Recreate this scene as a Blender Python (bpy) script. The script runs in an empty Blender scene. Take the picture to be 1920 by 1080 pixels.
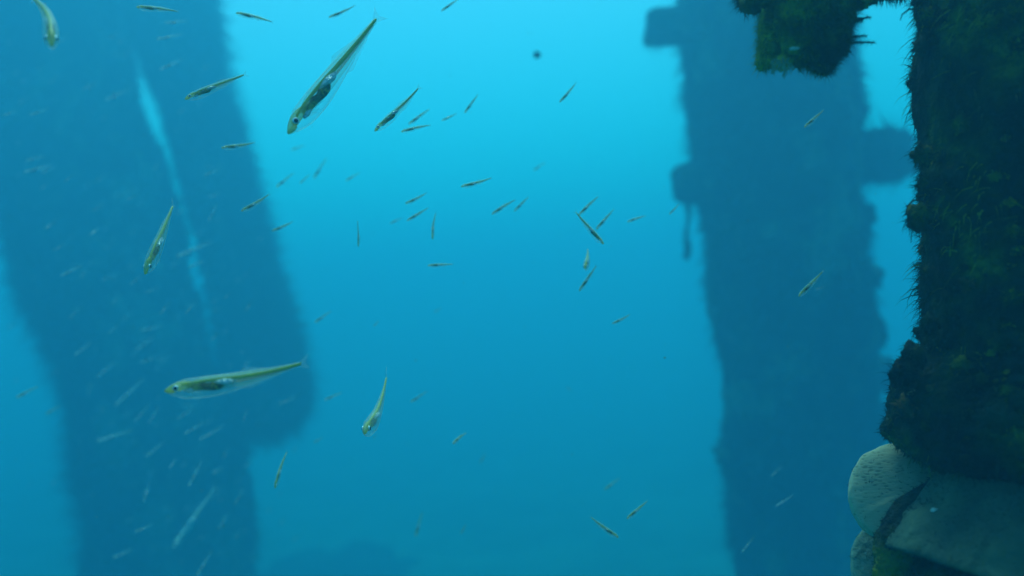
import bpy, bmesh, math, random
from mathutils import Vector, Matrix, noise

random.seed(7)
scene = bpy.context.scene
col = scene.collection
R = math.radians

# ------------------------------------------------------------------ camera
W, H, FPX = 1920.0, 1080.0, 1663.0
CAM = Vector((0.0, 0.0, 4.6))
PITCH, ROLL = R(1.5), R(4.5)
fwd = Vector((0, math.cos(PITCH), math.sin(PITCH)))
up0 = Vector((0, -math.sin(PITCH), math.cos(PITCH)))
rt0 = Vector((1, 0, 0))
rt = rt0 * math.cos(ROLL) - up0 * math.sin(ROLL)
up = up0 * math.cos(ROLL) + rt0 * math.sin(ROLL)
cd = bpy.data.cameras.new('camera')
cam = bpy.data.objects.new('camera', cd)
col.objects.link(cam)
m = Matrix((rt, up, -fwd)).transposed().to_4x4()
m.translation = CAM
cam.matrix_world = m
cd.sensor_fit = 'HORIZONTAL'
cd.sensor_width = 36.0
cd.lens = 36.0 * FPX / W
cd.clip_start = 0.02
cd.clip_end = 600.0
cd.dof.use_dof = True
cd.dof.focus_distance = 1.08
cd.dof.aperture_fstop = (cd.lens / 1000.0) / 0.012      # 12 mm entrance pupil
scene.camera = cam

# ------------------------------------------------------------------ light
SUN_EL, SUN_AZ = R(64.0), R(6.0)      # azimuth from +Y (view direction) towards +X
world = bpy.data.worlds.new('World')
scene.world = world
world.use_nodes = True
nt = world.node_tree
bg = nt.nodes['Background']
sky = nt.nodes.new('ShaderNodeTexSky')
sky.sky_type = 'NISHITA'
sky.sun_disc = False
sky.sun_elevation = SUN_EL
sky.sun_rotation = SUN_AZ
nt.links.new(sky.outputs[0], bg.inputs[0])
bg.inputs[1].default_value = 0.11
sd = bpy.data.lights.new('sun', 'SUN')
sd.energy = 1.5
sd.angle = R(15)
sd.color = (1.0, 0.97, 0.92)
sun = bpy.data.objects.new('sun', sd)
col.objects.link(sun)
sdir = Vector((math.sin(SUN_AZ) * math.cos(SUN_EL), math.cos(SUN_AZ) * math.cos(SUN_EL), math.sin(SUN_EL)))
sun.rotation_euler = (-sdir).to_track_quat('-Z', 'Y').to_euler()
sun.location = (0, 0, 30)
vs = scene.view_settings
vs.view_transform = 'Standard'
vs.look = 'None'
vs.gamma = 1.0
vs.use_curve_mapping = False
vs.exposure = 1.17
cy = scene.cycles
cy.use_denoising = True
cy.max_bounces = 12
cy.volume_bounces = 6
cy.diffuse_bounces = 3
cy.glossy_bounces = 2
cy.transparent_max_bounces = 24
cy.caustics_reflective = False
cy.caustics_refractive = False
cy.sample_clamp_indirect = 8.0

# ------------------------------------------------------------------ sea water
TOP_Z = 8.8
WATER_SCATTER = (0.010, 0.055, 0.084)
WATER_ABSORB = (0.26, 0.044, 0.029)
WATER_G = 0.38

# ------------------------------------------------------------------ helpers
def P(px, py, d):
    """point seen at photograph pixel (px, py), d metres along the view axis"""
    return CAM + d * (fwd + rt * ((px - W / 2) / FPX) + up * ((H / 2 - py) / FPX))

def tag(o, label=None, cat=None, group=None, kind=None):
    if label: o['label'] = label
    if cat: o['category'] = cat
    if group: o['group'] = group
    if kind: o['kind'] = kind
    return o

def empty(name, loc=(0, 0, 0)):
    o = bpy.data.objects.new(name, None)
    o.empty_display_size = 0.1
    o.location = loc
    col.objects.link(o)
    return o

def obj(name, bm, mat, parent=None, smooth=True):
    me = bpy.data.meshes.new(name)
    bm.normal_update()
    bm.to_mesh(me)
    bm.free()
    for mm in (mat if isinstance(mat, (list, tuple)) else [mat]):
        me.materials.append(mm)
    if smooth:
        for p in me.polygons: p.use_smooth = True
    o = bpy.data.objects.new(name, me)
    col.objects.link(o)
    if parent:
        o.parent = parent
    return o

def raw(name, verts, faces, mat, parent=None, smooth=False):
    me = bpy.data.meshes.new(name)
    me.from_pydata(verts, [], faces)
    me.materials.append(mat)
    if smooth:
        for p in me.polygons: p.use_smooth = True
    o = bpy.data.objects.new(name, me)
    col.objects.link(o)
    if parent: o.parent = parent
    return o

def frame(d):
    d = d.normalized()
    a = Vector((0, 0, 1)) if abs(d.z) < 0.95 else Vector((1, 0, 0))
    u = d.cross(a).normalized()
    return d, u, d.cross(u).normalized()

def fbm(p, s, o=4):
    return noise.fractal(p * s, 0.8, 2.1, o)

# ------------------------------------------------------------------ materials
def mat(name):
    m_ = bpy.data.materials.new(name)
    m_.use_nodes = True
    return m_, m_.node_tree, m_.node_tree.nodes['Principled BSDF']

def encrusted(name, cols, scale, rough=0.9, bump=0.6, detail=8.0):
    """mottled algae / fouling: noise ramp over cols, bump relief"""
    m_, t, b = mat(name)
    tc = t.nodes.new('ShaderNodeTexCoord')
    n = t.nodes.new('ShaderNodeTexNoise')
    n.inputs['Scale'].default_value = scale
    n.inputs['Detail'].default_value = detail
    n.inputs['Roughness'].default_value = 0.65
    t.links.new(tc.outputs['Object'], n.inputs['Vector'])
    r = t.nodes.new('ShaderNodeValToRGB')
    el = r.color_ramp.elements
    lo, hi = 0.36, 0.68
    el[0].position = lo; el[0].color = (*cols[0], 1)
    el[1].position = hi; el[1].color = (*cols[-1], 1)
    for i, c in enumerate(cols[1:-1]):
        e = el.new(lo + (hi - lo) * (i + 1) / (len(cols) - 1)); e.color = (*c, 1)
    big = t.nodes.new('ShaderNodeTexNoise')
    big.inputs['Scale'].default_value = scale * 0.35
    big.inputs['Detail'].default_value = 3
    t.links.new(tc.outputs['Object'], big.inputs['Vector'])
    mr = t.nodes.new('ShaderNodeMapRange')
    mr.inputs['From Min'].default_value = 0.35; mr.inputs['From Max'].default_value = 0.65
    mr.inputs['To Min'].default_value = -0.12; mr.inputs['To Max'].default_value = 0.16
    t.links.new(big.outputs['Fac'], mr.inputs['Value'])
    ad = t.nodes.new('ShaderNodeMath')
    t.links.new(n.outputs['Fac'], ad.inputs[0]); t.links.new(mr.outputs[0], ad.inputs[1])
    t.links.new(ad.outputs[0], r.inputs['Fac'])
    t.links.new(r.outputs['Color'], b.inputs['Base Color'])
    v = t.nodes.new('ShaderNodeTexNoise')
    v.inputs['Scale'].default_value = scale * 6
    v.inputs['Detail'].default_value = 6
    t.links.new(tc.outputs['Object'], v.inputs['Vector'])
    bp = t.nodes.new('ShaderNodeBump')
    bp.inputs['Strength'].default_value = bump
    bp.inputs['Distance'].default_value = 0.02
    t.links.new(v.outputs['Fac'], bp.inputs['Height'])
    t.links.new(bp.outputs['Normal'], b.inputs['Normal'])
    b.inputs['Roughness'].default_value = rough
    b.inputs['Specular IOR Level'].default_value = 0.15
    return m_

def plain(name, c, rough=0.6, spec=0.3, metal=0.0):
    m_, t, b = mat(name)
    tc = t.nodes.new('ShaderNodeTexCoord')
    n = t.nodes.new('ShaderNodeTexNoise')
    n.inputs['Scale'].default_value = 14.0
    n.inputs['Detail'].default_value = 4.0
    t.links.new(tc.outputs['Object'], n.inputs['Vector'])
    mx = t.nodes.new('ShaderNodeMixRGB')
    mx.inputs['Color1'].default_value = (*[x * 0.75 for x in c], 1)
    mx.inputs['Color2'].default_value = (*[min(1, x * 1.25) for x in c], 1)
    t.links.new(n.outputs['Fac'], mx.inputs['Fac'])
    t.links.new(mx.outputs[0], b.inputs['Base Color'])
    b.inputs['Roughness'].default_value = rough
    b.inputs['Specular IOR Level'].default_value = spec
    b.inputs['Metallic'].default_value = metal
    return m_

def clear_flesh(name, c, face, edge, rough=0.35):
    """see-through flesh: a thin pale film that thickens where the skin turns edge-on"""
    m_, t, b = mat(name)
    b.inputs['Base Color'].default_value = (*c, 1)
    b.inputs['Roughness'].default_value = rough
    out = t.nodes['Material Output']
    tr = t.nodes.new('ShaderNodeBsdfTransparent')
    mx = t.nodes.new('ShaderNodeMixShader')
    lw = t.nodes.new('ShaderNodeLayerWeight')
    lw.inputs['Blend'].default_value = 0.35
    mr = t.nodes.new('ShaderNodeMapRange')
    mr.inputs['To Min'].default_value = face
    mr.inputs['To Max'].default_value = edge
    t.links.new(lw.outputs['Facing'], mr.inputs['Value'])
    tl = t.nodes.new('ShaderNodeBsdfTranslucent')
    tl.inputs['Color'].default_value = (*c, 1)
    m2 = t.nodes.new('ShaderNodeMixShader')
    m2.inputs['Fac'].default_value = 0.5
    t.links.new(b.outputs[0], m2.inputs[1])
    t.links.new(tl.outputs[0], m2.inputs[2])
    t.links.new(mr.outputs[0], mx.inputs['Fac'])
    t.links.new(tr.outputs[0], mx.inputs[1])
    t.links.new(m2.outputs[0], mx.inputs[2])
    t.links.new(mx.outputs[0], out.inputs['Surface'])
    return m_

M = {}
M['pile'] = encrusted('fouled_pile', [(0.008, 0.018, 0.012), (0.018, 0.032, 0.018), (0.05, 0.065, 0.03), (0.17, 0.19, 0.10)], 3.4)
M['tuft'] = encrusted('pile_tufts', [(0.012, 0.028, 0.018), (0.03, 0.055, 0.025), (0.05, 0.08, 0.035)], 2.0, bump=0.0)
M['near'] = encrusted('near_fouling', [(0.003, 0.007, 0.005), (0.008, 0.017, 0.009), (0.035, 0.050, 0.010), (0.13, 0.14, 0.012)], 13.0)
M['near_tuft'] = encrusted('near_tufts', [(0.008, 0.020, 0.016), (0.018, 0.036, 0.020), (0.035, 0.055, 0.018)], 12.0, bump=0.0)
M['olive'] = encrusted('olive_fouling', [(0.012, 0.020, 0.008), (0.09, 0.10, 0.006), (0.30, 0.27, 0.008), (0.50, 0.40, 0.02)], 26.0)
M['olive_tuft'] = encrusted('olive_tufts', [(0.01, 0.022, 0.008), (0.05, 0.065, 0.008), (0.24, 0.24, 0.015)], 20.0, bump=0.0)
M['rope'] = encrusted('fouled_rope', [(0.012, 0.025, 0.02), (0.03, 0.045, 0.03)], 20.0)
M['sand'] = encrusted('sand', [(0.13, 0.14, 0.09), (0.19, 0.185, 0.12), (0.25, 0.235, 0.16)], 0.8)
M['rubble'] = encrusted('rubble', [(0.02, 0.03, 0.025), (0.04, 0.05, 0.04), (0.07, 0.08, 0.06)], 1.5)
M['bell'] = encrusted('silted_bell', [(0.035, 0.065, 0.045), (0.05, 0.085, 0.055), (0.065, 0.10, 0.06), (0.08, 0.12, 0.07)], 14.0, bump=0.35)
M['rust'] = encrusted('rusty_sponge', [(0.02, 0.02, 0.012), (0.12, 0.08, 0.02), (0.34, 0.20, 0.05)], 30.0)
M['leaf'] = plain('pale_leaf', (0.16, 0.22, 0.12), 0.7)
M['shell'] = plain('pale_shell', (0.45, 0.5, 0.42), 0.5)

def pad_material():
    m_, t, b = mat('pitted_pad')
    tc = t.nodes.new('ShaderNodeTexCoord')
    mp = t.nodes.new('ShaderNodeMapping')
    mp.inputs['Scale'].default_value = (120, 120, 380)
    t.links.new(tc.outputs['Object'], mp.inputs['Vector'])
    v = t.nodes.new('ShaderNodeTexVoronoi'); v.inputs['Scale'].default_value = 1.0
    t.links.new(mp.outputs[0], v.inputs['Vector'])
    n = t.nodes.new('ShaderNodeTexNoise'); n.inputs['Scale'].default_value = 18; n.inputs['Detail'].default_value = 6
    t.links.new(tc.outputs['Object'], n.inputs['Vector'])
    ad = t.nodes.new('ShaderNodeMath'); ad.operation = 'MULTIPLY_ADD'
    t.links.new(n.outputs['Fac'], ad.inputs[0]); ad.inputs[1].default_value = 0.9
    t.links.new(v.outputs['Distance'], ad.inputs[2])
    r = t.nodes.new('ShaderNodeValToRGB')
    r.color_ramp.elements[0].position = 0.60; r.color_ramp.elements[0].color = (0.22, 0.21, 0.13, 1)
    r.color_ramp.elements[1].position = 0.74; r.color_ramp.elements[1].color = (0.42, 0.36, 0.22, 1)
    t.links.new(ad.outputs[0], r.inputs['Fac'])
    t.links.new(r.outputs[0], b.inputs['Base Color'])
    bp = t.nodes.new('ShaderNodeBump'); bp.inputs['Strength'].default_value = 0.25; bp.inputs['Distance'].default_value = 0.001
    t.links.new(ad.outputs[0], bp.inputs['Height']); t.links.new(bp.outputs[0], b.inputs['Normal'])
    b.inputs['Roughness'].default_value = 0.85
    return m_
M['pad'] = pad_material()
M['dull_pad'] = encrusted('dull_pad', [(0.13, 0.17, 0.12), (0.18, 0.23, 0.16), (0.22, 0.27, 0.18)], 22.0, bump=.3)

# fish
M['f_body'] = clear_flesh('glassy_flesh', (0.80, 0.86, 0.74), 0.08, 0.46)
M['f_fin'] = clear_flesh('glassy_fin', (0.75, 0.82, 0.72), 0.10, 0.22)
M['f_spine'] = plain('olive_spine', (0.50, 0.43, 0.015), 0.6)
M['f_muscle'] = clear_flesh('muscle', (0.72, 0.74, 0.34), 0.14, 0.34)
M['f_flesh'] = clear_flesh('rosy_flesh', (0.85, 0.55, 0.38), 0.5, 0.75)
M['f_head'] = clear_flesh('olive_head', (0.78, 0.66, 0.06), 0.42, 0.80)
M['f_gut'] = encrusted('dark_gut', [(0.008, 0.010, 0.010), (0.10, 0.09, 0.012), (0.60, 0.42, 0.05)], 24.0, rough=0.4, bump=0.0)
M['f_silver'] = plain('silver_bladder', (0.98, 0.98, 0.96), 0.20, 1.0, 0.2)
def crinkle(m_, sc, st):
    t = m_.node_tree; b = t.nodes['Principled BSDF']
    tc = t.nodes.new('ShaderNodeTexCoord'); n = t.nodes.new('ShaderNodeTexNoise'); n.inputs['Scale'].default_value = sc
    bp = t.nodes.new('ShaderNodeBump'); bp.inputs['Strength'].default_value = st; bp.inputs['Distance'].default_value = .01
    t.links.new(tc.outputs['Object'], n.inputs['Vector']); t.links.new(n.outputs['Fac'], bp.inputs['Height']); t.links.new(bp.outputs[0], b.inputs['Normal'])
crinkle(M['f_silver'], 60, .8)
M['f_iris'] = plain('silver_iris', (0.90, 0.92, 0.88), 0.3, 0.8, 0.6)
M['f_pupil'] = plain('black_pupil', (0.004, 0.004, 0.006), 0.2)
M['f_pale'] = clear_flesh('pale_school_flesh', (0.80, 0.86, 0.78), 0.15, 0.38)

# ------------------------------------------------------------------ water volume
def build_water():
    bm = bmesh.new()
    bmesh.ops.create_cube(bm, size=1.0)
    bmesh.ops.scale(bm, vec=(170, 170, TOP_Z + 1.0), verts=bm.verts)
    bmesh.ops.translate(bm, vec=(0, 0, (TOP_Z - 1.0) / 2), verts=bm.verts)
    m_ = bpy.data.materials.new('sea_water'); m_.use_nodes = True
    t = m_.node_tree
    t.nodes.remove(t.nodes['Principled BSDF'])
    out = t.nodes['Material Output']
    s = WATER_SCATTER
    k = max(s)
    pv = t.nodes.new('ShaderNodeVolumePrincipled')
    pv.inputs['Density'].default_value = k
    pv.inputs['Color'].default_value = (s[0] / k, s[1] / k, s[2] / k, 1)
    pv.inputs['Absorption Color'].default_value = (1, 1, 1, 1)
    pv.inputs['Anisotropy'].default_value = WATER_G
    a = WATER_ABSORB
    ka = max(a)
    va = t.nodes.new('ShaderNodeVolumeAbsorption')
    va.inputs['Density'].default_value = ka * 1.0
    va.inputs['Color'].default_value = tuple(1 - x / ka for x in a) + (1,)
    ad = t.nodes.new('ShaderNodeAddShader')
    t.links.new(pv.outputs[0], ad.inputs[0])
    t.links.new(va.outputs[0], ad.inputs[1])
    t.links.new(ad.outputs[0], out.inputs['Volume'])
    o = obj('haze', bm, m_, smooth=False)
    tag(o, 'blue green sea water that veils everything far off', 'water', kind='stuff')
build_water()

# ------------------------------------------------------------------ seabed
def build_seabed():
    bm = bmesh.new()
    n = 90
    vs_ = []
    for j in range(n + 1):
        for i in range(n + 1):
            x = (i / n - 0.5) * 160; y = (j / n - 0.5) * 160
            z = 0.25 * fbm(Vector((x, y, 0)), 0.12, 3)
            vs_.append(bm.verts.new((x, y, z)))
    for j in range(n):
        for i in range(n):
            a = j * (n + 1) + i
            bm.faces.new((vs_[a], vs_[a + 1], vs_[a + n + 2], vs_[a + n + 1]))
    o = obj('seabed', bm, M['sand'])
    tag(o, kind='structure')
build_seabed()

# ------------------------------------------------------------------ fouled tubes, lumps and tufts
def tube(path, radii, seg=40, rough=0.06, rs=2.0, sub=8, cap=True, seed=0):
    """bumpy tube through path points; returns bmesh and a list of (centre, u, v, radius)"""
    off = Vector((seed * 7.3, seed * 3.1, seed * 5.7))
    pts, rr = [], []
    for i in range(len(path) - 1):
        for k in range(sub):
            t_ = k / sub
            pts.append(path[i].lerp(path[i + 1], t_)); rr.append(radii[i] * (1 - t_) + radii[i + 1] * t_)
    pts.append(path[-1]); rr.append(radii[-1])
    bm = bmesh.new()
    rings, spine = [], []
    _, u, v = frame(path[-1] - path[0])
    for i, (c, r_) in enumerate(zip(pts, rr)):
        ring = []
        for s in range(seg):
            a = 2 * math.pi * s / seg
            dr = u * math.cos(a) + v * math.sin(a)
            q = c + dr * r_
            d = rough * (fbm(q + off, rs, 5) + 0.5 * abs(fbm(q + off, rs * 3.3, 3)))
            ring.append(bm.verts.new(q + dr * (d * r_)))
        rings.append(ring)
        spine.append((c, u, v, r_))
    for a, b in zip(rings, rings[1:]):
        for s in range(seg):
            bm.faces.new((a[s], a[(s + 1) % seg], b[(s + 1) % seg], b[s]))
    if cap:
        bm.faces.new(rings[0][::-1]); bm.faces.new(rings[-1])
    return bm, spine

def lump(c, rad, rough=0.35, rs=2.0, sub=3, seed=0, flat=(1, 1, 1), rot=None):
    bm = bmesh.new()
    bmesh.ops.create_icosphere(bm, subdivisions=sub, radius=1.0)
    off = Vector((seed * 3.7, seed * 1.9, seed * 6.1))
    for v_ in bm.verts:
        d = v_.co.normalized()
        q = Vector((d.x * flat[0], d.y * flat[1], d.z * flat[2])) * rad * (1 + rough * fbm(d + off, rs, 4))
        if rot: q = rot @ q
        v_.co = c + q
    return bm

def block(c, ax, ay, az, rough, rs=3.0, cuts=10, power=5.0, seed=0):
    """rounded, bumpy block; ax, ay, az are half-axis vectors"""
    bm = bmesh.new()
    bmesh.ops.create_cube(bm, size=2.0)
    bmesh.ops.subdivide_edges(bm, edges=bm.edges[:], cuts=cuts, use_grid_fill=True)
    off = Vector((seed * 2.7, seed * 4.9, seed * 1.3))
    for v_ in bm.verts:
        p = v_.co
        n_ = (abs(p.x) ** power + abs(p.y) ** power + abs(p.z) ** power) ** (1 / power)
        p = p / n_
        q = c + ax * p.x + ay * p.y + az * p.z
        dr = (q - c).normalized()
        v_.co = q + dr * rough * (fbm(q + off, rs, 4) + 0.6 * abs(fbm(q + off, rs * 3, 3)))
    return bm

def blades(roots, length, width, droop=0.5, jitter=0.6, segs=2):
    """tapered, three-sided algae blades; roots = [(point, normal)]"""
    V, F = [], []
    for p, n_ in roots:
        L = length * (0.35 + random.random() ** 1.6 * 1.2)
        d = (n_ + Vector((random.gauss(0, 1), random.gauss(0, 1), random.gauss(0, 1))) * jitter * 0.5).normalized()
        _, u, v = frame(d)
        w = width * (0.6 + 0.8 * random.random())
        q = p - n_ * width
        base = None
        for k in range(segs + 1):
            t_ = k / segs
            ww = w * (1 - t_)
            if k < segs:
                i = len(V)
                for a in (0.3, 2.4, 4.5):
                    V.append(q + u * math.cos(a) * ww + v * math.sin(a) * ww)
                if base is not None:
                    for s in range(3):
                        F.append((base + s, base + (s + 1) % 3, i + (s + 1) % 3, i + s))
                base = i
            else:
                V.append(q)
                j = len(V) - 1
                for s in range(3): F.append((base + s, base + (s + 1) % 3, j))
            d = (d + Vector((0, 0, -droop / segs)) + Vector((random.gauss(0, .12), random.gauss(0, .12), random.gauss(0, .12)))).normalized()
            q = q + d * (L / segs)
    return V, F

def surface_roots(o, n, cond=None):
    """n random (point, normal) on a mesh object, area weighted; cond(p, n) may reject"""
    me = o.data
    me.calc_loop_triangles()
    tris = me.loop_triangles
    acc, tot = [], 0.0
    for t_ in tris:
        tot += t_.area; acc.append(tot)
    import bisect
    out, tries = [], 0
    while len(out) < n and tries < n * 12:
        tries += 1
        t_ = tris[min(bisect.bisect(acc, random.random() * tot), len(tris) - 1)]
        a, b, c = (me.vertices[i].co for i in t_.vertices)
        r1, r2 = math.sqrt(random.random()), random.random()
        p = a * (1 - r1) + b * r1 * (1 - r2) + c * r1 * r2
        n_ = t_.normal.copy()
        if cond and not cond(p, n_): continue
        out.append((p, n_))
    return out

def facing(p, n_):      # skip what points straight away from the open side
    return n_.dot((CAM - p).normalized()) > -0.35

def patchy(s, lo=0.0, seed=0):
    o_ = Vector((seed * 5.1, seed * 2.2, 0))
    return lambda p, n_: facing(p, n_) and fbm(p + o_, s, 3) > lo + random.gauss(0, 0.12)

def tufts(name, base, n, length, width, m_, parent, cond=facing, **kw):
    V, F = blades(surface_roots(base, n, cond), length, width, **kw)
    o = raw(name, V, F, m_, parent)
    o['kind'] = 'stuff'
    return o

def extend(path, radii, ztop, zbot):
    """carry a pile's axis up to ztop and down to zbot"""
    a, b = path[0], path[1]
    d = a - b
    t0 = a + d * ((ztop - a.z) / d.z)
    a, b = path[-1], path[-2]
    d = a - b
    t1 = a + d * ((zbot - a.z) / d.z)
    return [t0] + path + [t1], [radii[0]] + radii + [radii[-1]]

# ------------------------------------------------------------------ pile behind, right of middle
def px2m(w, d): return w * d / FPX

def right_pile():
    t = empty('pier_pile', P(1515, 1080, 7.61))
    tag(t, 'shaggy round pier pile with crossbeam stubs, right of the open water', 'pile', 'pier piles')
    inv = Matrix.Translation(-t.location)
    def part(name, bm, m_):
        bm.transform(inv); return obj(name, bm, m_, t)
    path = [P(1432, 0, 7.06), P(1462, 380, 7.23), P(1492, 700, 7.40), P(1518, 1080, 7.61)]
    rad = [px2m(150, 7.06), px2m(146, 7.23), px2m(140, 7.40), px2m(130, 7.61)]
    pa, ra = extend(path, rad, TOP_Z - 0.1, -0.4)
    bm, _ = tube(pa, ra, seg=56, rough=0.13, rs=1.7, sub=26, seed=1)
    sh = part('shaft', bm, M['pile'])
    bl = []
    def crossbeam(x0, y0, x1, y1, h, d, depth, seed):
        a, b = P(x0, y0, d), P(x1, y1, d)
        ax = (b - a) / 2
        az = up * px2m(h / 2, d)
        az = (az - ax.normalized() * az.dot(ax.normalized()))
        ay = ax.normalized().cross(az.normalized()) * depth
        o = part('crossbeam', block((a + b) / 2, ax, ay, az, 0.035, 3.0, 14, 8.0, seed), M['pile'])
        bl.append(o)
    crossbeam(1213, 52, 1420, 42, 56, 6.93, 0.16, 2)
    crossbeam(1262, 345, 1480, 335, 70, 7.00, 0.16, 3)
    crossbeam(1470, 302, 1700, 288, 84, 7.27, 0.20, 4)
    # swellings of growth along the sides
    for (x, y, r_, sd_) in ((1640, 620, 22, 1), (1650, 700, 26, 2), (1602, 215, 20, 3), (1362, 850, 20, 4), (1646, 790, 30, 5), (1356, 590, 10, 6), (1614, 405, 24, 7), (1636, 520, 18, 9)):
        part('growth_clump', lump(P(x, y, 7.34), px2m(r_, 7.34), 0.5, 1.8, 3, sd_, (1, 1, 1.3)), M['pile'])
    # a hanging strand on the left side
    bm, _ = tube([P(1356, 850, 7.20), P(1358, 885, 7.20), P(1368, 905, 7.20), P(1376, 880, 7.20)], [.016, .014, .012, .008], 8, .3, 8, 4)
    part('weed_strand', bm, M['tuft'])
    loc0 = t.location
    tufts('algae_fringe', bl[2], 5200, 0.22, 0.009, M['tuft'], t, lambda p, n_: n_.z > -.6, droop=-.1, jitter=1.3, segs=3)
    def world_cond(f): return lambda p, n_: f(p + loc0, n_)
    tufts('algae_fringe', sh, 14000, 0.11, 0.006, M['tuft'], t, world_cond(patchy(1.3, -0.12, 2)), droop=0.9)
    for o in bl:
        tufts('algae_fringe', o, 2400, 0.15, 0.006, M['tuft'], t, world_cond(facing), droop=0.8)
    return t
right_pile()

# rope hanging from the left crossbeam stub
def rope():
    t = empty('rope', P(1288, 380, 6.96))
    tag(t, 'frayed fouled rope end hanging under the left crossbeam stub', 'rope')
    path = [P(1288, 372, 6.96), P(1291, 410, 6.96), P(1286, 445, 6.96), P(1290, 468, 6.96), P(1285, 486, 6.96)]
    bm, _ = tube(path, [.017, .014, .018, .024, .014], 10, .55, 9, 8, seed=4)
    bm.transform(Matrix.Translation(-t.location))
    s = obj('strand', bm, M['rope'], t)
    bm = lump(P(1287, 478, 6.96) - t.location, 0.030, 0.5, 2.0, 2, 5, (1, 1, 1.4))
    obj('knot', bm, M['rope'], t)
    lo = t.location
    tufts('algae_fringe', s, 320, 0.035, 0.004, M['tuft'], t, None, droop=.9)
rope()

# ------------------------------------------------------------------ the pair of piles at left and one far behind
def left_piles():
    D = 9.4
    t = empty('pier_pile', P(335, 1080, D + .3))
    tag(t, 'thick hazy pier pile at left with fish schooling before it', 'pile', 'pier piles')
    inv = Matrix.Translation(-t.location)
    path = [P(48, 0, D - .2), P(107, 200, D - .1), P(176, 400, D), P(219, 560, D), P(264, 700, D + .1), P(310, 850, D + .2), P(336, 1080, D + .3)]
    rad = [px2m(w, d) for w, d in ((151, D - .2), (139, D - .1), (146, D), (141, D), (128, D + .1), (146, D + .2), (140, D + .3))]
    pa, ra = extend(path, rad, TOP_Z - 0.1, -0.4)
    bm, _ = tube(pa, ra, seg=56, rough=0.11, rs=1.5, sub=16, seed=5); bm.transform(inv)
    sh = obj('shaft', bm, M['pile'], t)
    lo = t.location
    tufts('algae_fringe', sh, 9000, 0.12, 0.008, M['tuft'], t, lambda p, n_: facing(p + lo, n_), droop=.8)
    tufts('algae_fringe', sh, 12000, 0.24, 0.006, M['tuft'], t, lambda p, n_: n_.dot(rt) < -.35, droop=.6, jitter=1.1)

    D2 = 9.8
    t = empty('pier_pile', P(505, 800, D2))
    tag(t, 'shorter slanting pile ending in open water beside the thick left pile', 'pile', 'pier piles')
    inv = Matrix.Translation(-t.location)
    path = [P(306, 0, D2), P(364, 200, D2), P(418, 400, D2), P(462, 560, D2), P(480, 640, D2), P(500, 740, D2), P(507, 785, D2)]
    rad = [px2m(w, D2) for w in (80, 59, 60, 63, 70, 68, 56)]
    a, b = path[0], path[1]
    d = a - b
    path = [a + d * ((TOP_Z - .1 - a.z) / d.z)] + path + [P(509, 806, D2)]
    rad = [rad[0]] + rad + [px2m(30, D2)]
    bm, _ = tube(path, rad, seg=48, rough=0.13, rs=1.7, sub=18, seed=6); bm.transform(inv)
    sh = obj('shaft', bm, M['pile'], t)
    lo2 = t.location.copy()
    tufts('algae_fringe', sh, 6000, 0.12, 0.008, M['tuft'], t, lambda p, n_: facing(p + lo2, n_), droop=.8)
    tufts('algae_fringe', sh, 11000, 0.24, 0.006, M['tuft'], t, lambda p, n_: n_.dot(rt) > .35 or n_.z < -.6, droop=.6, jitter=1.1)

left_piles()

# ------------------------------------------------------------------ rubble on the seabed, lower left of middle
def rubble():
    t = empty('rubble_mound', (P(640, 1080, 16.0).x, P(640, 1080, 16.0).y, -0.5))
    tag(t, 'dark weedy rubble mound on the seabed at the foot of the left piles', 'rubble')
    b = t.location
    random.seed(21)
    for i in range(26):
        a, r_ = random.random() * 6.283, random.random() ** 0.6
        p = Vector((math.cos(a) * r_ * 2.2, math.sin(a) * r_ * 1.4, 0.0))
        s = 0.55 * (1.15 - r_ * 0.7) * (0.7 + 0.6 * random.random())
        p.z = s * 0.35 + 0.25 * (1 - r_)
        obj('boulder', lump(p, s, 0.4, 1.5, 3, i, (1.2, 1, 0.8)), M['rubble'], t)
rubble()

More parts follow.
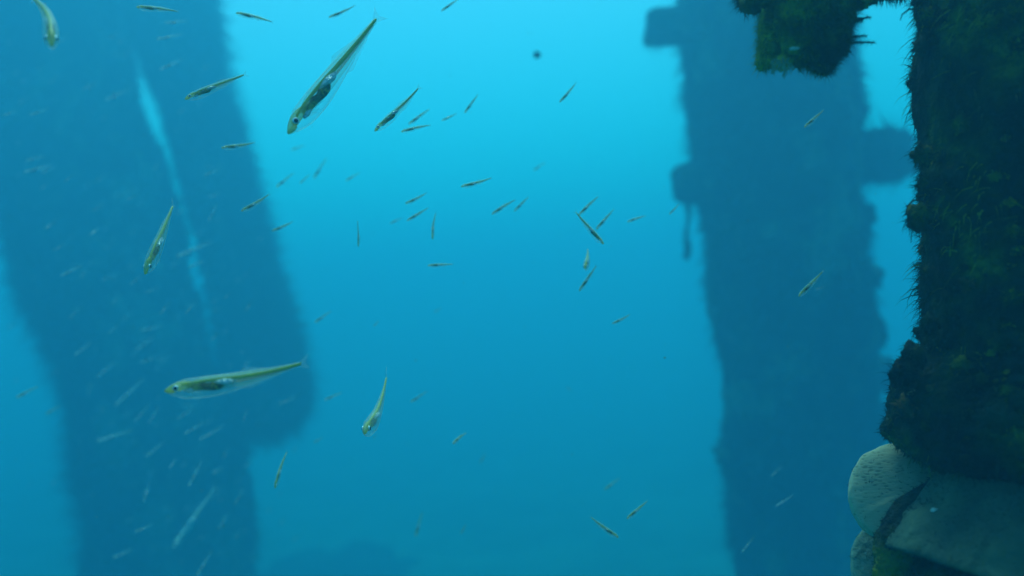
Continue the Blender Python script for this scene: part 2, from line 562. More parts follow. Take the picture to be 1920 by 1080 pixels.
# ------------------------------------------------------------------ foreground pipe at the right edge
DN = 0.70
def near_pipe():
    random.seed(5)
    t = empty('encrusted_pipe', P(1990, 880, DN + .2))
    tag(t, 'dark algae covered pipe filling the right edge, with a bulging collar', 'pipe')
    inv = Matrix.Translation(-t.location)
    lo = t.location.copy()
    DP = DN + .22
    path = [P(1985, -60, DP), P(1990, 300, DP), P(2000, 620, DP), P(2010, 860, DP)]
    rad = [px2m(w, DP) for w in (250, 240, 242, 250)]
    a, b = path[0], path[1]; d = a - b
    path = [a + d * 2.2] + path; rad = [rad[0]] + rad
    bm, _ = tube(path, rad, seg=96, rough=0.05, rs=15.0, sub=46, seed=11); bm.transform(inv)
    sh = obj('shaft', bm, M['near'], t)
    # collar: a fat ring of growth at the pipe's foot
    ax = (path[-1] - path[-2]).normalized()
    prof = [(612, 230), (650, 244), (680, 268), (705, 288), (735, 302), (775, 308), (810, 304), (840, 288), (868, 256), (888, 215), (908, 160), (925, 90)]
    pts = [P(1998 + (y - 700) * 0.03, y, DP) for y, _ in prof]
    bm, _ = tube(pts, [px2m(w, DP) for _, w in prof], seg=110, rough=0.085, rs=17.0, sub=5, seed=13); bm.transform(inv)
    cl = obj('collar', bm, M['near'], t)
    wc = lambda f: (lambda p, n_: f(p + lo, n_))
    tufts('algae_fringe', sh, 17000, 0.0125, 0.00050, M['near_tuft'], t, wc(patchy(6.0, -0.25, 1)), droop=1.1, jitter=.9)
    tufts('weed_tufts', sh, 2600, 0.024, 0.0009, M['olive_tuft'], t, wc(patchy(9.0, .12, 4)), droop=1.3, jitter=1.0, segs=3)
    tufts('weed_tufts', cl, 2600, 0.013, 0.0008, M['olive_tuft'], t, wc(patchy(12.0, .10, 6)), droop=1.0, jitter=1.2, segs=3)
    tufts('algae_fringe', cl, 14000, 0.0065, 0.0006, M['near_tuft'], t, wc(facing), droop=.6, jitter=1.2)
    # clumps that stand out from the outline
    for i, (x, y, r_) in enumerate(((1722, 290, 13), (1716, 405, 15), (1726, 345, 9), (1732, 512, 9), (1708, 668, 16), (1690, 700, 18), (1738, 610, 12), (1718, 415, 12), (1730, 30, 10), (1700, 690, 10))):
        p = P(x + 6, y, DP - .02)
        o = obj('growth_clump', lump(p - lo, px2m(r_ * 1.25, DP), .55, 2.2, 3, i + 3, (1, 1, 1.25)), M['near'], t)
        tufts('clump_fringe', o, 220, 0.010, 0.0005, M['near_tuft'], o, None, droop=.7, jitter=1.3)
    # lumps of sponge, sea squirt and mussel on the face
    random.seed(40)
    vis = lambda p, n_: n_.dot((CAM - (p + lo)).normalized()) > .12
    for base, n in ((sh, 60), (cl, 46)):
        for i, (p, n_) in enumerate(surface_roots(base, n, vis)):
            r_ = random.choice([.0035, .005, .007, .010]) * random.uniform(.7, 1.2)
            q_ = n_.to_track_quat('Z', 'Y').to_matrix()
            mm = random.choice([M['near'], M['near'], M['near_tuft'], M['rust'], M['near_tuft'], M['olive_tuft']])
            o = obj('growth_clump', lump(p + n_ * r_ * .15, r_, .95, 2.8, 3, i * 3 + n, (1.3, .9, .6), q_), mm, t)
            tufts('clump_fringe', o, 70 if r_ < .006 else 160, r_ * .8, .0005, mm if mm is not M['near'] else M['near_tuft'], o, None, droop=.6, jitter=1.3)
    # yellow-green bushes towards the outer side of the pipe
    for i, (x, y, r_) in enumerate(((1903, 436, 20), (1908, 470, 17), (1896, 500, 12), (1905, 556, 22), (1890, 610, 15), (1852, 40, 22), (1896, 28, 20), (1912, 80, 18), (1868, 330, 12), (1908, 640, 18), (1845, 712, 15), (1900, 730, 20))):
        dr = (P(x, y, DP) - CAM).normalized()
        hit, l_, n_, _i = (sh if y < 680 else cl).ray_cast(CAM - lo, dr)
        if not hit: continue
        R_ = px2m(r_, DP * .7)
        o = obj('growth_clump', lump(l_, R_ * .8, .9, 2.6, 3, i + 50, (1.1, 1, .8)), M['olive'], t)
        tufts('clump_fringe', o, 420, R_ * 1.0, .0006, M['olive_tuft'], o, None, droop=.7, jitter=1.3)
    # long curling strands at the outline
    for (x, y, dx, dy) in ((1728, 378, -30, 22), (1732, 505, -20, -14), (1722, 20, -34, 18), (1736, 200, -30, 14), (1722, 425, -14, 30)):
        bm, _ = tube([P(x + 8, y, DP - .01), P(x + dx * .5, y - 3, DP - .02), P(x + dx * .9, y + dy * .4, DP - .02), P(x + dx, y + dy, DP - .02)], [.0010, .0009, .0007, .0004], 6, .2, 30, 4)
        bm.transform(inv); obj('weed_strand', bm, M['near_tuft'], t)
    # leafy yellow-green fronds scattered on the face
    random.seed(12)
    def frond(p, n_, size, m_):
        bm = bmesh.new()
        _, u, v = frame(n_)
        u = (u + Vector((0, 0, random.uniform(-.4, .2)))).normalized()
        k = 7
        L, Rr = [], []
        for i in range(k):
            s = i / (k - 1)
            w = size * .42 * math.sin(math.pi * min(1, s * .95 + .05)) * (1 + .3 * math.sin(s * 17 + p.x * 90))
            c = p + u * (size * (s - .4)) + n_ * (0.0015 + size * .35 * s * s)
            L.append(bm.verts.new(c + v * w)); Rr.append(bm.verts.new(c - v * w))
        for i in range(k - 1): bm.faces.new((L[i], L[i + 1], Rr[i + 1], Rr[i]))
        for f in list(bm.faces): pass
        r_ = bmesh.ops.solidify(bm, geom=bm.faces[:], thickness=0.0006)
        return obj('frond', bm, m_, t)
    for base, n in ((sh, 26), (cl, 22)):
        for p, n_ in surface_roots(base, n, wc(lambda p, n_: n_.dot((CAM - p).normalized()) > .25)):
            if (p + lo - CAM).dot(fwd) > 0:
                frond(p, n_, random.uniform(.005, .012), random.choice([M['olive'], M['olive_tuft'], M['near_tuft']]))
    for (x, y, s) in ((1712, 733, .009), (1896, 797, .010), (1903, 806, .008), (1845, 706, .010), (1820, 712, .008)):
        p = P(x, y, DP)
        # settle on the collar's surface
        dr = (p - CAM).normalized()
        hit, loc_, nrm, _i = cl.ray_cast(CAM - lo, dr)
        if hit: frond(loc_, nrm, s, M['leaf'] if x < 1750 else M['olive_tuft'])
    return t, DP
pipe, DP = near_pipe()

def near_foot():
    """what stands under the pipe's collar"""
    D = DP + .05
    # pale round pads
    for (cx, cy_, r_, dd, lab, seed) in ((1694, 926, 92, .03, 'pale pitted round disc with a thin rim under the pipe collar', 1),
                                         (1698, 1062, 92, .06, 'lower dull round disc half behind the pale pitted one', 2)):
        c = P(cx, cy_, D + dd)
        t = empty('round_disc', c)
        tag(t, lab, 'disc', 'round discs under the pipe')
        n_ = (-fwd + rt * -0.22 + up * 0.52).normalized()
        rr = px2m(r_, D + dd) * 1.05
        k_ = rr / .1
        bm = bmesh.new()
        u = n_.cross(up).normalized(); v = n_.cross(u).normalized()
        rot = Matrix((u, v, n_)).transposed()
        seg = 72
        prof = [(q_, z_ * k_) for q_, z_ in ((0.0, .012), (.35, .012), (.7, .009), (.90, .004), (.965, .001), (.985, -.001), (.996, -.003), (1.0, -.007), (1.0, -.028), (.95, -.036), (0.0, -.036))]
        rings = []
        for q, z in prof:
            if q == 0:
                rings.append([bm.verts.new(rot @ Vector((0, 0, z)))]); continue
            ring = []
            for s in range(seg):
                a = 2 * math.pi * s / seg
                w = Vector((math.cos(a) * q * rr, math.sin(a) * q * rr, z))
                w += Vector((0, 0, .0016 * fbm(w, 70, 4)))
                wr = 1 + .022 * q * fbm(w + Vector((seed, 0, 0)), 55, 4)
                w.x *= wr; w.y *= wr
                w.x *= 1 + .035 * fbm(Vector((math.cos(a), math.sin(a), seed)), 1.6, 2); w.y *= 1 + .035 * fbm(Vector((math.cos(a), math.sin(a), seed + 3)), 1.6, 2)
                ring.append(bm.verts.new(rot @ w))
            rings.append(ring)
        for a_, b_ in zip(rings, rings[1:]):
            for s in range(seg):
                s2 = (s + 1) % seg
                if len(a_) == 1: bm.faces.new((a_[0], b_[s], b_[s2]))
                elif len(b_) == 1: bm.faces.new((a_[s], b_[0], a_[s2]))
                else: bm.faces.new((a_[s], b_[s], b_[s2], a_[s2]))
        bmesh.ops.recalc_face_normals(bm, faces=bm.faces[:])
        fc = obj('face', bm, M['pad'] if seed == 1 else M['dull_pad'], t)
        tufts('algae_fringe', fc, 900, .0028, .0004, M['near_tuft'], t, lambda p, n_: fbm(p, 60, 3) > .18, droop=.5, jitter=1.4)
    # dark lumpy tube added to fill the shadowed gap between discs and bell
    t = empty('shadow_gap_tube', P(1690, 1000, D - .02))
    tag(t, 'dark lumpy tube filling the shadowed gap between the pale disc and the bell', 'gap_tube')
    path = [P(1800, 872, D + .02), P(1758, 905, D), P(1705, 952, D - .01), P(1676, 1010, D - .02), P(1672, 1090, D - .03), P(1680, 1200, D)]
    bm, _ = tube(path, [px2m(w, D) for w in (14, 16, 26, 33, 36, 40)], 40, .22, 22, 12, seed=3)
    bm.transform(Matrix.Translation(-t.location))
    hs = obj('gap_tube', bm, M['near'], t)
    lo = t.location.copy()
    tufts('algae_fringe', hs, 1600, .004, .0005, M['near_tuft'], t, lambda p, n_: facing(p + lo, n_), droop=.3, jitter=1.2)
    # bell foot
    DB = DP - .03
    a, b = P(1987, 898, DB), P(1905, 1113, DB)
    t = empty('bell_foot', b)
    tag(t, 'silted bell shaped foot with a thin rim, lower right corner', 'foot')
    ax = (b - a)
    L = ax.length; ax.normalize()
    nrm = (-fwd - ax * (-fwd).dot(ax)).normalized()
    side = ax.cross(nrm).normalized()
    # lean the open end away from the camera so that the shoulder shows
    ax = (ax - fwd * .16).normalized(); nrm = (-fwd - ax * (-fwd).dot(ax)).normalized(); side = ax.cross(nrm).normalized()
    prof = [(-.2, 110), (-.08, 140), (0, 158), (.1, 176), (.18, 190), (.27, 199), (.35, 206), (.44, 211), (.52, 215), (.6, 226), (.67, 233), (.75, 236), (.82, 240), (.9, 247), (.95, 250), (.98, 251), (1.0, 249), (1.0, 242), (.9, 226), (.5, 150)]
    bm = bmesh.new(); seg = 120; rings = []
    for s_, w in prof:
        ring = []
        for k in range(seg):
            an = 2 * math.pi * k / seg
            dr = nrm * math.cos(an) + side * math.sin(an)
            q = a + ax * (L * s_) + dr * px2m(w, DB)
            q += (dr + ax * .5) * ((.008 * fbm(q, 24, 5) if s_ < .85 else .0022 * fbm(q, 30, 4)))
            ring.append(bm.verts.new(q - b))
        rings.append(ring)
    for r1, r2 in zip(rings, rings[1:]):
        for k in range(seg): bm.faces.new((r1[k], r1[(k + 1) % seg], r2[(k + 1) % seg], r2[k]))
    bmesh.ops.recalc_face_normals(bm, faces=bm.faces[:])
    bell = obj('bell', bm, M['bell'], t)
    tufts('algae_fringe', bell, 7000, .0035, .0005, M['near_tuft'], t, lambda p, n_: facing(p + b, n_) and fbm(p, 20, 3) > (-.1 if p.dot(ax) < -.012 else .12), droop=.3, jitter=1.3)
    # dark stem under the bell
    bm, _ = tube([P(1880, 960, DB + .06), P(1850, 1100, DB + .06), P(1840, 1500, DB + .1)], [px2m(w, DB) for w in (120, 150, 150)], 48, .1, 12, 10, seed=8)
    bm.transform(Matrix.Translation(-b)); obj('stem', bm, M['near'], t)
    dr = (P(1752, 957, 1) - CAM).normalized()
    hit, l_, n_, _i = bell.ray_cast(CAM - b, dr)
    if hit: obj('shell', lump(l_, .0026, .5, 2, 2, 3, (1.3, 1, 1)), M['shell'], t)
near_foot()

# ------------------------------------------------------------------ growth covered beam end hanging in at the top
def top_stub():
    random.seed(9)
    D = 0.9
    t = empty('beam_end', P(1512, -120, D))
    tag(t, 'olive weedy beam end hanging in from the top, before the shaggy pile', 'beam')
    inv = Matrix.Translation(-t.location); lo = t.location.copy()
    def part(name, bm, m_): bm.transform(inv); return obj(name, bm, m_, t)
    c = P(1512, -50, D)
    ax = rt * px2m(68, D); az = up * px2m(163, D); ay = fwd * px2m(70, D)
    tilt = Matrix.Rotation(R(3.0), 3, fwd)
    st = part('stub', block(c, tilt @ ax, ay, tilt @ az, .010, 26.0, 34, 9.0, 3), M['olive'])
    bm, _ = tube([P(1390, -30, D + .03), P(1520, -42, D + .03), P(1700, -60, D + .03)], [px2m(48, D)] * 3, 48, .22, 14, 16, seed=4)
    ba = part('crosspiece', bm, M['near'])
    for i, (x, y, r_) in enumerate(((1412, 6, 20), (1612, 0, 20), (1588, 8, 14), (1428, -2, 18), (1450, 90, 12), (1470, 116, 16), (1582, 70, 10), (1440, 45, 9), (1632, -6, 14))):
        part('growth_clump', lump(P(x, y, D - .02), px2m(r_, D), .5, 2.0, 3, i, (1, 1, 1)), M['olive'] if i % 2 else M['near'])
    wc = lambda f: (lambda p, n_: f(p + lo, n_))
    tufts('algae_fringe', st, 12000, .0085, .0004, M['olive_tuft'], t, wc(facing), droop=.8, jitter=1.2)
    tufts('algae_fringe', ba, 4000, .010, .0005, M['near_tuft'], t, wc(facing), droop=.9, jitter=1.2)
    # feathery strands on the right, pale weed under the left corner
    for (x, y, x2, y2) in ((1582, 74, 1625, 67), (1584, 82, 1640, 80), (1588, 42, 1634, 32), (1590, 48, 1618, 38)):
        pts = [P(x, y, D - .02), P((x + x2) / 2, (y + y2) / 2 - 2, D - .02), P(x2, y2, D - .03)]
        bm, _ = tube(pts, [.0012, .0011, .0006], 6, .3, 40, 5)
        s = part('weed_strand', bm, M['near_tuft'])
        tufts('strand_fringe', s, 90, .004, .0003, M['near_tuft'], s, None, droop=.4, jitter=1.0)
    for i in range(26):
        x = random.uniform(1446, 1482); y = random.uniform(108, 122)
        x2, y2 = x + random.uniform(-14, 8), y + random.uniform(8, 28)
        bm, _ = tube([P(x, y, D - .03), P((x + x2) / 2 + 3, (y + y2) / 2, D - .03), P(x2, y2, D - .03)], [.0008, .0007, .0003], 6, .3, 40, 4)
        part('weed_strand', bm, M['leaf'])
    bm = lump(P(1490, 91, D - px2m(68, D)), .003, .3, 2, 2, 1, (1.8, .7, .6)); part('shell', bm, M['shell'])
top_stub()

# ------------------------------------------------------------------ fish
def bend_fn(bend, s_bend=0.0):
    """offset of the body's mid line; tail sways towards +z by bend and sideways by s_bend"""
    def f(x):
        k = max(0.0, x - .30) / .7
        return Vector((0, s_bend * k * k, bend * k * k))
    return f

# unit fish: snout at x = 0, tail fin tip at x = 1; +z dorsal; mid line at z = 0
HALF = [(0.0, .004), (.02, .020), (.05, .036), (.09, .052), (.14, .066), (.20, .071), (.28, .073), (.36, .070), (.45, .062), (.55, .054), (.66, .041), (.77, .029), (.86, .020), (.92, .016), (.935, .010)]
def half(x):
    for (a, p), (b, q) in zip(HALF, HALF[1:]):
        if x <= b: return p + (q - p) * (x - a) / (b - a)
    return HALF[-1][1]

def f_body(f, seg=16, belly=-.012):
    bm = bmesh.new(); rings = []
    for x, h in HALF:
        c = Vector((x, 0, belly * math.sin(min(1, x * 1.6) * math.pi))) + f(x)
        ring = []
        for s in range(seg):
            a = 2 * math.pi * s / seg
            ring.append(bm.verts.new(c + Vector((0, math.cos(a) * h * .60, math.sin(a) * h))))
        rings.append(ring)
    for r1, r2 in zip(rings, rings[1:]):
        for s in range(seg): bm.faces.new((r1[s], r1[(s + 1) % seg], r2[(s + 1) % seg], r2[s]))
    bm.faces.new(rings[0][::-1]); bm.faces.new(rings[-1])
    bmesh.ops.recalc_face_normals(bm, faces=bm.faces[:])
    return bm

def f_cord(f, pts, seg=8):
    """pts = [(x, y, z, ry, rz)] swept along x"""
    bm = bmesh.new(); rings = []
    for x, y, z, ry, rz in pts:
        c = Vector((x, y, z)) + f(x)
        rings.append([bm.verts.new(c + Vector((0, math.cos(a) * ry, math.sin(a) * rz))) for a in (2 * math.pi * s / seg for s in range(seg))])
    for r1, r2 in zip(rings, rings[1:]):
        for s in range(seg): bm.faces.new((r1[s], r1[(s + 1) % seg], r2[(s + 1) % seg], r2[s]))
    bm.faces.new(rings[0][::-1]); bm.faces.new(rings[-1])
    bmesh.ops.recalc_face_normals(bm, faces=bm.faces[:])
    return bm

def f_fin(f, outline, y=0.0, th=.0016, flare=0.0):
    """thin solid fin from an outline of (x, z) points"""
    bm = bmesh.new()
    A = [bm.verts.new(Vector((x, y + th + flare * abs(z), z)) + f(min(x, 1))) for x, z in outline]
    B = [bm.verts.new(Vector((x, y - th + flare * abs(z), z)) + f(min(x, 1))) for x, z in outline]
    bm.faces.new(A); bm.faces.new(B[::-1])
    n = len(A)
    for i in range(n): bm.faces.new((A[i], B[i], B[(i + 1) % n], A[(i + 1) % n]))
    bmesh.ops.recalc_face_normals(bm, faces=bm.faces[:])
    bmesh.ops.triangulate(bm, faces=bm.faces[:])
    return bm

def ball(c, r_, sx=1.0, sy=1.0, sz=1.0, sub=2):
    bm = bmesh.new()
    bmesh.ops.create_icosphere(bm, subdivisions=sub, radius=r_)
    for v_ in bm.verts: v_.co = Vector((v_.co.x * sx, v_.co.y * sy, v_.co.z * sz)) + c
    return bm

def fish_parts(f):
    """[(name, bmesh, material, parent part or None)]"""
    L = []
    L.append(('body', f_body(f), 'f_body', None))
    xs = [(.12, .020, .008), (.18, .026, .010), (.28, .028, .0105), (.40, .024, .012), (.52, .014, .0135), (.64, .008, .013), (.76, .004, .011), (.86, .002, .0095), (.93, .001, .0085), (.945, .001, .006)]
    L.append(('muscle', f_cord(f, [(x, 0, z, half(x) * .34, half(x) * k_) for x, z, k_ in ((.20, .004, .5), (.28, .006, .66), (.40, .004, .74), (.55, 0, .78), (.70, 0, .78), (.84, 0, .78), (.92, 0, .8))]), 'f_muscle', None))
    L.append(('spine', f_cord(f, [(x, 0, z, r_ * .8, r_) for x, z, r_ in xs]), 'f_spine', None))
    xs = [(.40, -.006, .004), (.50, -.010, .0085), (.62, -.011, .0075), (.75, -.010, .0055), (.90, -.008, .003)]
    L.append(('tail_muscle', f_cord(f, [(x, 0, z, r_ * .8, r_) for x, z, r_ in xs]), 'f_flesh', None))
    xs = [(.16, .004, .010), (.20, -.004, .020), (.235, -.008, .021), (.27, -.006, .026), (.305, -.014, .024), (.34, -.014, .031), (.37, -.020, .024), (.395, -.018, .018), (.42, -.010, .007)]
    L.append(('gut', f_cord(f, [(x, 0, z, r_ * .75, r_) for x, z, r_ in xs]), 'f_gut', None))
    xs = [(.345, .012, .006), (.375, .009, .016), (.415, .004, .025), (.455, -.002, .024), (.495, -.004, .010)]
    L.append(('swim_bladder', f_cord(f, [(x, 0, z, r_ * 1.5, r_ * 1.0) for x, z, r_ in xs]), 'f_silver', None))
    xs = [(.004, -.002, .006), (.03, .002, .020), (.06, .010, .026), (.10, .016, .030), (.15, .016, .030), (.19, .012, .022), (.24, .014, .010)]
    L.append(('skull', f_cord(f, [(x, 0, z, r_ * .7, r_) for x, z, r_ in xs]), 'f_head', None))
    xs = [(.002, -.004, .004), (.02, -.004, .013), (.045, -.008, .017), (.07, -.012, .010)]
    L.append(('jaw', f_cord(f, [(x, 0, z, r_ * .6, r_) for x, z, r_ in xs]), 'f_head', None))
    xs = [(.14, -.016, .010), (.17, -.018, .018), (.20, -.018, .014), (.22, -.018, .006)]
    L.append(('gills', f_cord(f, [(x, 0, z, r_ * .9, r_) for x, z, r_ in xs]), 'f_silver', None))
    for s in (-1, 1):
        L.append(('eye', ball(Vector((.088, s * .024, .008)), .021, 1, .42, 1), 'f_iris', None))
        L.append(('pupil', ball(Vector((.088, s * .0315, .008)), .0135, 1, .34, 1), 'f_pupil', 'eye'))
    L.append(('tail_fin', f_fin(f, [(.925, .012), (.96, .030), (1.0, .052), (.985, .022), (.972, .0), (.985, -.022), (1.0, -.052), (.96, -.030), (.925, -.012)]), 'f_fin', None))
    L.append(('dorsal_fin', f_fin(f, [(.52, .050), (.56, .072), (.60, .066), (.70, .040), (.72, .034)]), 'f_fin', None))
    L.append(('anal_fin', f_fin(f, [(.52, -.056), (.58, -.076), (.66, -.058), (.80, -.032), (.80, -.026)]), 'f_fin', None))
    for s in (-1, 1):
        L.append(('pectoral_fin', f_fin(f, [(.17, -.034), (.20, -.050), (.235, -.062), (.225, -.042), (.20, -.030)], y=s * .045), 'f_fin', None))
    return L

def fish_root(name, parts):
    r_ = empty(name)
    last = {}
    for nm, bm, mk, par in parts:
        o = obj(nm, bm, M[mk], last.get(par, r_) if par else r_)
        last[nm] = o
    return r_

def copy_tree(o, parent=None):
    c = o.copy(); col.objects.link(c)
    if parent: c.parent = parent
    for ch in [x for x in kids.get(o, [])]:
        copy_tree(ch, c)
    return c

BENDS = {'straight': (0.0, 0.02), 'sag': (-.05, -.03), 'lift': (.06, .03), 'curl': (.035, -.09), 'hook': (.22, .0), 'side': (-.01, .10)}
protos, small = {}, {}
for k, (b1, b2) in BENDS.items():
    protos[k] = fish_root('glass_fish', fish_parts(bend_fn(b1, b2)))
kids = {}
for o in bpy.data.objects:
    if o.parent: kids.setdefault(o.parent, []).append(o)

def small_mesh(b1, b2, pale):
    """a fish too small to show parts: one mesh with its materials"""
    f = bend_fn(b1, b2)
    bmj = bmesh.new(); mats = []
    me = bpy.data.meshes.new('glass_fish')
    for nm, bm, mk, par in fish_parts(f):
        if nm in ('pectoral_fin', 'muscle', 'tail_muscle', 'gills', 'jaw', 'anal_fin'):
            bm.free(); continue
        if pale and nm == 'body':
            mk = 'f_pale'
            for v_ in bm.verts: v_.co.z *= .48; v_.co.y *= .48
        if pale and nm in ('gut', 'spine', 'skull'): mk = 'f_pale' if nm != 'gut' else 'f_silver'
        if mk not in mats: mats.append(mk)
        idx = mats.index(mk)
        tmp = bpy.data.meshes.new('tmp')
        for fc in bm.faces: fc.material_index = idx; fc.smooth = True
        bm.to_mesh(tmp); bm.free()
        bmj.from_mesh(tmp); bpy.data.meshes.remove(tmp)
    bmj.to_mesh(me); bmj.free()
    for mk in mats: me.materials.append(M[mk])
    return me
for k, (b1, b2) in BENDS.items():
    small[k, False] = small_mesh(b1, b2, False)
    small[k, True] = small_mesh(b1, b2, True)

used = set()
def place(head, tail, d, bend='straight', label=None, group=None, turn=0.0, parts=True, pale=False, roll=0.0):
    """head and tail pixels, distance, turn = how much farther (+) the tail is, metres"""
    h = P(head[0], head[1], d); t_ = P(tail[0], tail[1], d + turn)
    v = t_ - h
    L = v.length
    x = v.normalized()
    z = Vector((0, 0, 1)); z = z - x * z.dot(x)
    if z.length < .3: z = up - x * up.dot(x)
    z.normalize()
    y = z.cross(x)
    mw = Matrix((x * L, y * L, z * L)).transposed().to_4x4() @ Matrix.Rotation(roll, 4, 'X')
    mw.translation = h
    if parts:
        src = protos[bend]
        if bend in used: o = copy_tree(src)
        else: used.add(bend); o = src
    else:
        o = bpy.data.objects.new('glass_fish', small[bend, pale]); col.objects.link(o)
    o.matrix_world = mw
    tag(o, label, 'fish', group or 'small glassy fish drifting in open water')
    return o

BIG = [
 # head, tail, distance, bend, turn, label
 ((539, 251), (716, 22), 0.95, 'straight', .05, 'largest glassy fish, head down, near the top of the open water'),
 ((308, 733), (580, 694), 0.85, 'lift', .0, 'long clear level fish crossing the lower half of the left pile'),
 ((271, 514), (330, 380), 1.00, 'straight', .10, 'reddish glassy fish hanging head down before the thick left pile'),
 ((346, 186), (464, 137), 1.15, 'straight', .02, 'olive backed fish with white eye at the upper edge of the slanting pile'),
 ((702, 246), (793, 165), 1.20, 'lift', .0, 'dark bellied fish, bent tail up, right of the largest fish'),
 ((97, 84), (90, -8), 0.80, 'side', .12, 'blurred fish diving nose first at the top of the left pile'),
 ((682, 812), (731, 746), 1.0, 'hook', .15, 'round faced olive fish with raised tail, alone in the lower open water'),
 ((255, 13), (336, 19), 1.30, 'straight', .03, 'pale level fish with bright spot at the top edge over the left piles'),
 ((442, 24), (514, 39), 1.40, 'sag', .0, 'slim fish level with its tail drooping, top edge right of the left piles'),
 ((616, 33), (668, 12), 1.55, 'straight', .0, 'faint slim fish at the top edge, left of the largest fish tail'),
 ((827, 21), (862, -4), 1.55, 'straight', .0, 'faint slim fish leaving at the top edge, right of the largest fish'),
 ((1132, 458), (1076, 396), 1.35, 'straight', .0, 'fish heading down to the right between two smaller slanting ones'),
 ((1085, 404), (1121, 366), 1.60, 'straight', .0, 'dark fish whose head touches the tail of a right-heading fish'),
 ((1118, 430), (1152, 391), 1.60, 'straight', .0, 'thin slanting fish just right of the right-heading fish'),
 ((1097, 503), (1106, 472), 1.50, 'straight', .10, 'short fish seen nose on, below the right-heading fish'),
 ((1086, 546), (1119, 497), 1.60, 'straight', .0, 'slim slanting fish below the short nose-on fish'),
 ((864, 350), (924, 336), 1.40, 'lift', .0, 'dark almost level fish in the middle of the open water'),
 ((922, 402), (966, 372), 1.60, 'straight', .0, 'slanting fish below and right of the dark level fish'),
 ((964, 396), (992, 368), 1.80, 'straight', .0, 'tiny faint fish close beside a slanting one in mid water'),
 ((760, 382), (802, 363), 1.65, 'straight', .0, 'small fish with dark belly left of the dark level fish'),
 ((763, 414), (804, 389), 1.70, 'straight', .0, 'thin fish just below the small dark bellied fish'),
 ((811, 449), (812, 400), 1.60, 'straight', .04, 'upright fish hanging nose down in mid water'),
 ((672, 463), (672, 417), 1.55, 'hook', .02, 'upright fish with its tail hooked over, mid water'),
 ((802, 498), (851, 495), 1.60, 'straight', .0, 'pale level fish with bright spot below the upright fish'),
 ((452, 396), (508, 366), 1.45, 'lift', .0, 'olive fish at the right edge of the slanting pile, mid height'),
 ((510, 433), (551, 417), 1.70, 'lift', .0, 'small fish just below the olive one at the pile edge'),
 ((415, 277), (481, 270), 1.50, 'straight', .0, 'slim level fish over the right edge of the slanting pile'),
 ((752, 247), (808, 232), 1.45, 'straight', .0, 'level dark bellied fish below the bent tail fish'),
 ((766, 233), (807, 203), 1.70, 'straight', .0, 'thin slanting fish right beside the bent tail fish'),
 ((828, 226), (858, 213), 1.80, 'straight', .0, 'tiny fish right of the level dark bellied fish'),
 ((871, 212), (897, 176), 1.70, 'straight', .0, 'thin steep fish high in the open water, right of the tiny one'),
 ((1049, 192), (1082, 156), 1.55, 'straight', .0, 'lone slanting fish high in the open water below a drifting speck'),
 ((1176, 416), (1211, 403), 1.70, 'straight', .0, 'small fish with white spot left of the hanging rope'),
 ((1255, 402), (1274, 382), 1.70, 'straight', .0, 'tiny fish just left of the hanging rope top'),
 ((1148, 607), (1183, 591), 1.60, 'straight', .0, 'small dark fish in open water left of the shaggy pile'),
 ((1508, 239), (1546, 205), 1.40, 'straight', .0, 'silvery fish over the shaggy pile below the weedy beam end'),
 ((1497, 556), (1545, 508), 1.35, 'straight', .0, 'green fish over the middle of the shaggy pile'),
 ((849, 832), (873, 809), 1.60, 'straight', .04, 'tiny dark fish in the lower open water'),
 ((515, 916), (535, 843), 1.40, 'sag', .05, 'steep olive fish right of the lower left pile'),
 ((1160, 1008), (1104, 971), 1.45, 'straight', .0, 'dark fish heading down to the right near the bottom edge'),
 ((1175, 973), (1216, 938), 1.45, 'straight', .02, 'greenish fish slanting up near the bottom edge'),
]
for i_, (h, t_, d, bd, tn, lab) in enumerate(BIG):
    if bd == 'straight' and i_ > 3: bd = ('straight', 'curl', 'sag', 'straight', 'lift')[i_ % 5]
    d = d if d < 1.1 else 1.1 + (d - 1.1) * .55
    place(h, t_, d, bd, lab, 'glassy fish near the camera', tn)
for k in BENDS:
    if k not in used:
        for ch in kids.get(protos[k], []):
            for g in kids.get(ch, []): bpy.data.objects.remove(g)
            bpy.data.objects.remove(ch)
        bpy.data.objects.remove(protos[k])

random.seed(31)
FAR = [((770, 754), (802, 733)), ((608, 750), (642, 736)), ((1133, 918), (1163, 896)), ((588, 335), (613, 295)), ((518, 351), (552, 323)), ((562, 344), (582, 326)),
       ((648, 339), (676, 323)), ((546, 281), (573, 272)), ((731, 419), (755, 408)), ((1000, 320), (1024, 303)), ((779, 1006), (792, 960)), ((864, 1001), (874, 983)),
       ((814, 586), (828, 577)), ((1062, 726), (1072, 733)), ((30, 746), (72, 724)), ((86, 776), (114, 761)), ((590, 605), (622, 582)), ((700, 612), (712, 600)), ((900, 868), (910, 850)),
       ((588, 830), (606, 820)), ((700, 822), (708, 812))]
for h, t_ in FAR:
    hz = 'left edge of the picture' if h[0] < 300 else 'left of the open water' if h[0] < 640 else 'middle of the open water' if h[0] < 900 else 'right of the open water'
    vt = 'high at the' if h[1] < 300 else 'upper mid water,' if h[1] < 430 else 'mid water,' if h[1] < 700 else 'low water,' if h[1] < 900 else 'deepest water,'
    tl_ = abs(math.degrees(math.atan2(h[1] - t_[1], t_[0] - h[0])))
    place(h, t_, random.uniform(1.7, 2.2), 'straight', 'tiny faint dark %s fish, %s %s' % ('steep' if tl_ > 55 else 'slanting' if tl_ > 32 else 'nearly level', vt, hz), 'tiny fish far off in open water', parts=False)
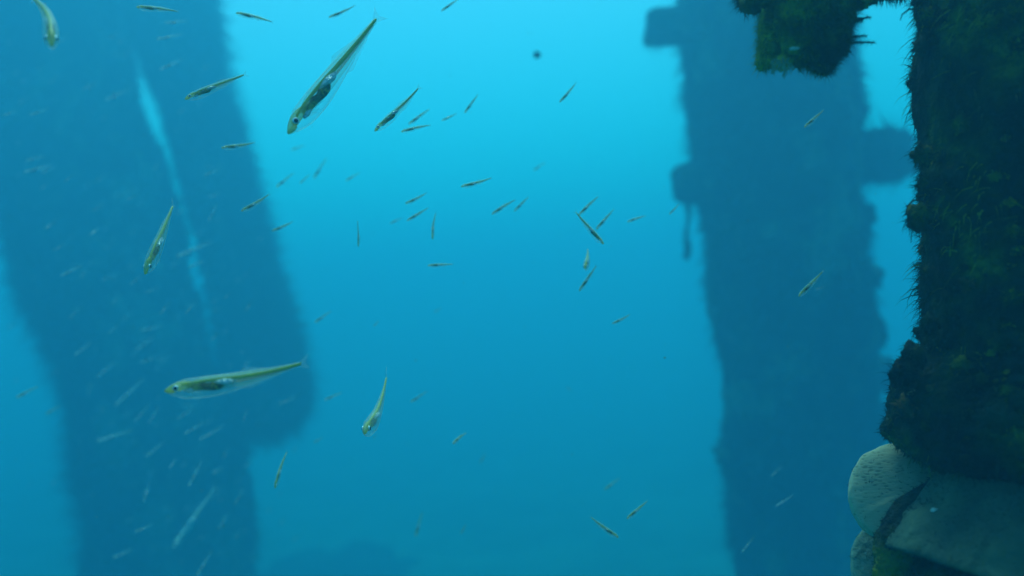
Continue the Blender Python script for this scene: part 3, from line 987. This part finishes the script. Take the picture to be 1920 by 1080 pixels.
for h, t_, w_ in [((1391, 1036), (1414, 1006), 'lowest'), ((1454, 950), (1488, 928), 'middle'), ((1445, 894), (1467, 873), 'topmost'), ((1529, 543), (1546, 538), 'tiny bright')]:
    place(h, t_, random.uniform(1.4, 1.8), 'straight', (w_ + ' of three faint pale fish before the lower part of the shaggy pile') if w_ != 'tiny bright' else 'tiny bright fish touching the green fish before the shaggy pile', 'pale fish before the shaggy pile', parts=False, pale=True)

PALE = [(308, 43, 354, 40), (293, 74, 343, 64), (299, 131, 342, 111), (197, 188, 239, 169), (153, 169, 182, 154), (55, 216, 92, 204), (5, 216, 32, 209), (48, 301, 84, 293), (44, 323, 98, 309),
        (76, 324, 102, 314), (75, 356, 92, 341), (235, 376, 257, 365), (173, 396, 195, 382), (168, 441, 187, 426), (83, 429, 108, 413), (330, 482, 398, 453), (355, 501, 384, 489), (382, 329, 412, 317),
        (390, 369, 414, 364), (391, 414, 407, 384), (113, 518, 153, 498), (190, 526, 217, 514), (243, 534, 267, 516), (271, 549, 297, 541), (130, 597, 152, 573), (262, 620, 306, 612), (255, 657, 289, 632),
        (262, 681, 295, 668), (347, 589, 367, 566), (203, 626, 220, 610), (140, 666, 172, 643), (180, 709, 217, 678), (215, 762, 270, 710), (251, 792, 282, 758), (278, 795, 300, 761), (332, 786, 364, 764),
        (345, 814, 384, 792), (373, 825, 422, 799), (180, 828, 248, 807), (275, 856, 307, 829), (522, 758, 557, 744), (317, 879, 332, 858), (353, 913, 380, 864), (397, 889, 417, 879), (418, 861, 429, 836),
        (324, 1028, 404, 912), (252, 998, 287, 984), (440, 946, 457, 918), (369, 1080, 397, 1033), (410, 991, 427, 963), (269, 942, 282, 898), (440, 1011, 454, 993), (212, 1046, 250, 1030), (456, 790, 463, 768),
        (457, 690, 470, 672), (300, 590, 318, 566), (420, 560, 434, 548), (150, 520, 164, 506), (120, 340, 140, 328), (100, 470, 124, 456), (210, 570, 226, 552), (460, 585, 474, 560), (395, 640, 410, 622)]
def school_label(x0, y0, x1, y1):
    L = math.hypot(x1 - x0, y1 - y0)
    an = abs(math.degrees(math.atan2(y0 - y1, x1 - x0)))
    size = 'tiny' if L < 24 else 'small' if L < 38 else 'larger'
    tilt = 'level' if an < 24 else 'slanting' if an < 46 else 'steep'
    edge = 178 + (y0 - 400) * .27
    side = 'left side' if x0 < edge - 50 else 'middle' if x0 < edge + 80 else 'right side'
    part_ = 'top' if y0 < 230 else 'upper half' if y0 < 450 else 'mid height' if y0 < 640 else 'lower half' if y0 < 850 else 'foot'
    return '%s %s pale fish before the left piles, %s, %s' % (size, tilt, part_, side), 'school of faint fish before the left piles'
for x0, y0, x1, y1 in PALE:
    lab, grp = school_label(x0, y0, x1, y1)
    place((x0, y0), (x1, y1), random.uniform(1.7, 2.6), random.choice(['straight', 'straight', 'lift']), lab, grp, random.uniform(-.02, .04), parts=False, pale=True)
n = 0
while n < 145:
    y = random.uniform(60, 1060); cxp = 178 + (y - 400) * .27 + 60
    x = random.gauss(cxp, 130)
    if not (10 < x < 560): continue
    L = random.uniform(12, 27); a = R(random.gauss(38, 16))
    lab, grp = school_label(x, y, x + L * math.cos(a), y - L * math.sin(a))
    place((x, y), (x + L * math.cos(a), y - L * math.sin(a)), random.uniform(3.0, 5.2), 'straight', lab, grp, 0, parts=False, pale=True)
    n += 1

# alike labels: say which one, counted from the top
by_label = {}
for o in bpy.data.objects:
    if o.get('category') == 'fish': by_label.setdefault(o['label'], []).append(o)
for lab, os_ in by_label.items():
    if len(os_) < 2: continue
    os_.sort(key=lambda o: -up.dot((o.matrix_world.translation - CAM)) / fwd.dot(o.matrix_world.translation - CAM))
    words_ = ['topmost', 'second from top', 'third from top', 'fourth from top', 'fifth from top', 'sixth from top']
    for i, o in enumerate(os_):
        o['label'] = lab + ', ' + ('lowest' if i == len(os_) - 1 else words_[i])

# ------------------------------------------------------------------ drifting specks
def specks():
    random.seed(77)
    V, F = [], []
    for i in range(800):
        d = random.uniform(.6, 4.0)
        c = P(random.uniform(-200, 2100), random.uniform(-100, 1180), d)
        r_ = d * random.uniform(.35, .9) / FPX * (2.2 if random.random() < .08 else 1)
        b = len(V)
        for q in ((1, 0, 0), (-1, 0, 0), (0, 1, 0), (0, -1, 0), (0, 0, 1), (0, 0, -1)):
            V.append(c + Vector(q) * r_ * random.uniform(.6, 1.4))
        for f in ((0, 2, 4), (2, 1, 4), (1, 3, 4), (3, 0, 4), (2, 0, 5), (1, 2, 5), (3, 1, 5), (0, 3, 5)):
            F.append(tuple(b + k for k in f))
    o = raw('drifting_specks', V, F, M['leaf'])
    tag(o, 'fine specks of debris drifting in the water', 'specks', kind='stuff')
    t = empty('plankton_clump', P(1007, 103, 3.2))
    tag(t, 'dull round speck drifting high in the open water', 'plankton')
    obj('tuft', lump(Vector((0, 0, 0)), px2m(5.5, 3.2), .8, 3, 3, 2), M['rope'], t)
specks()
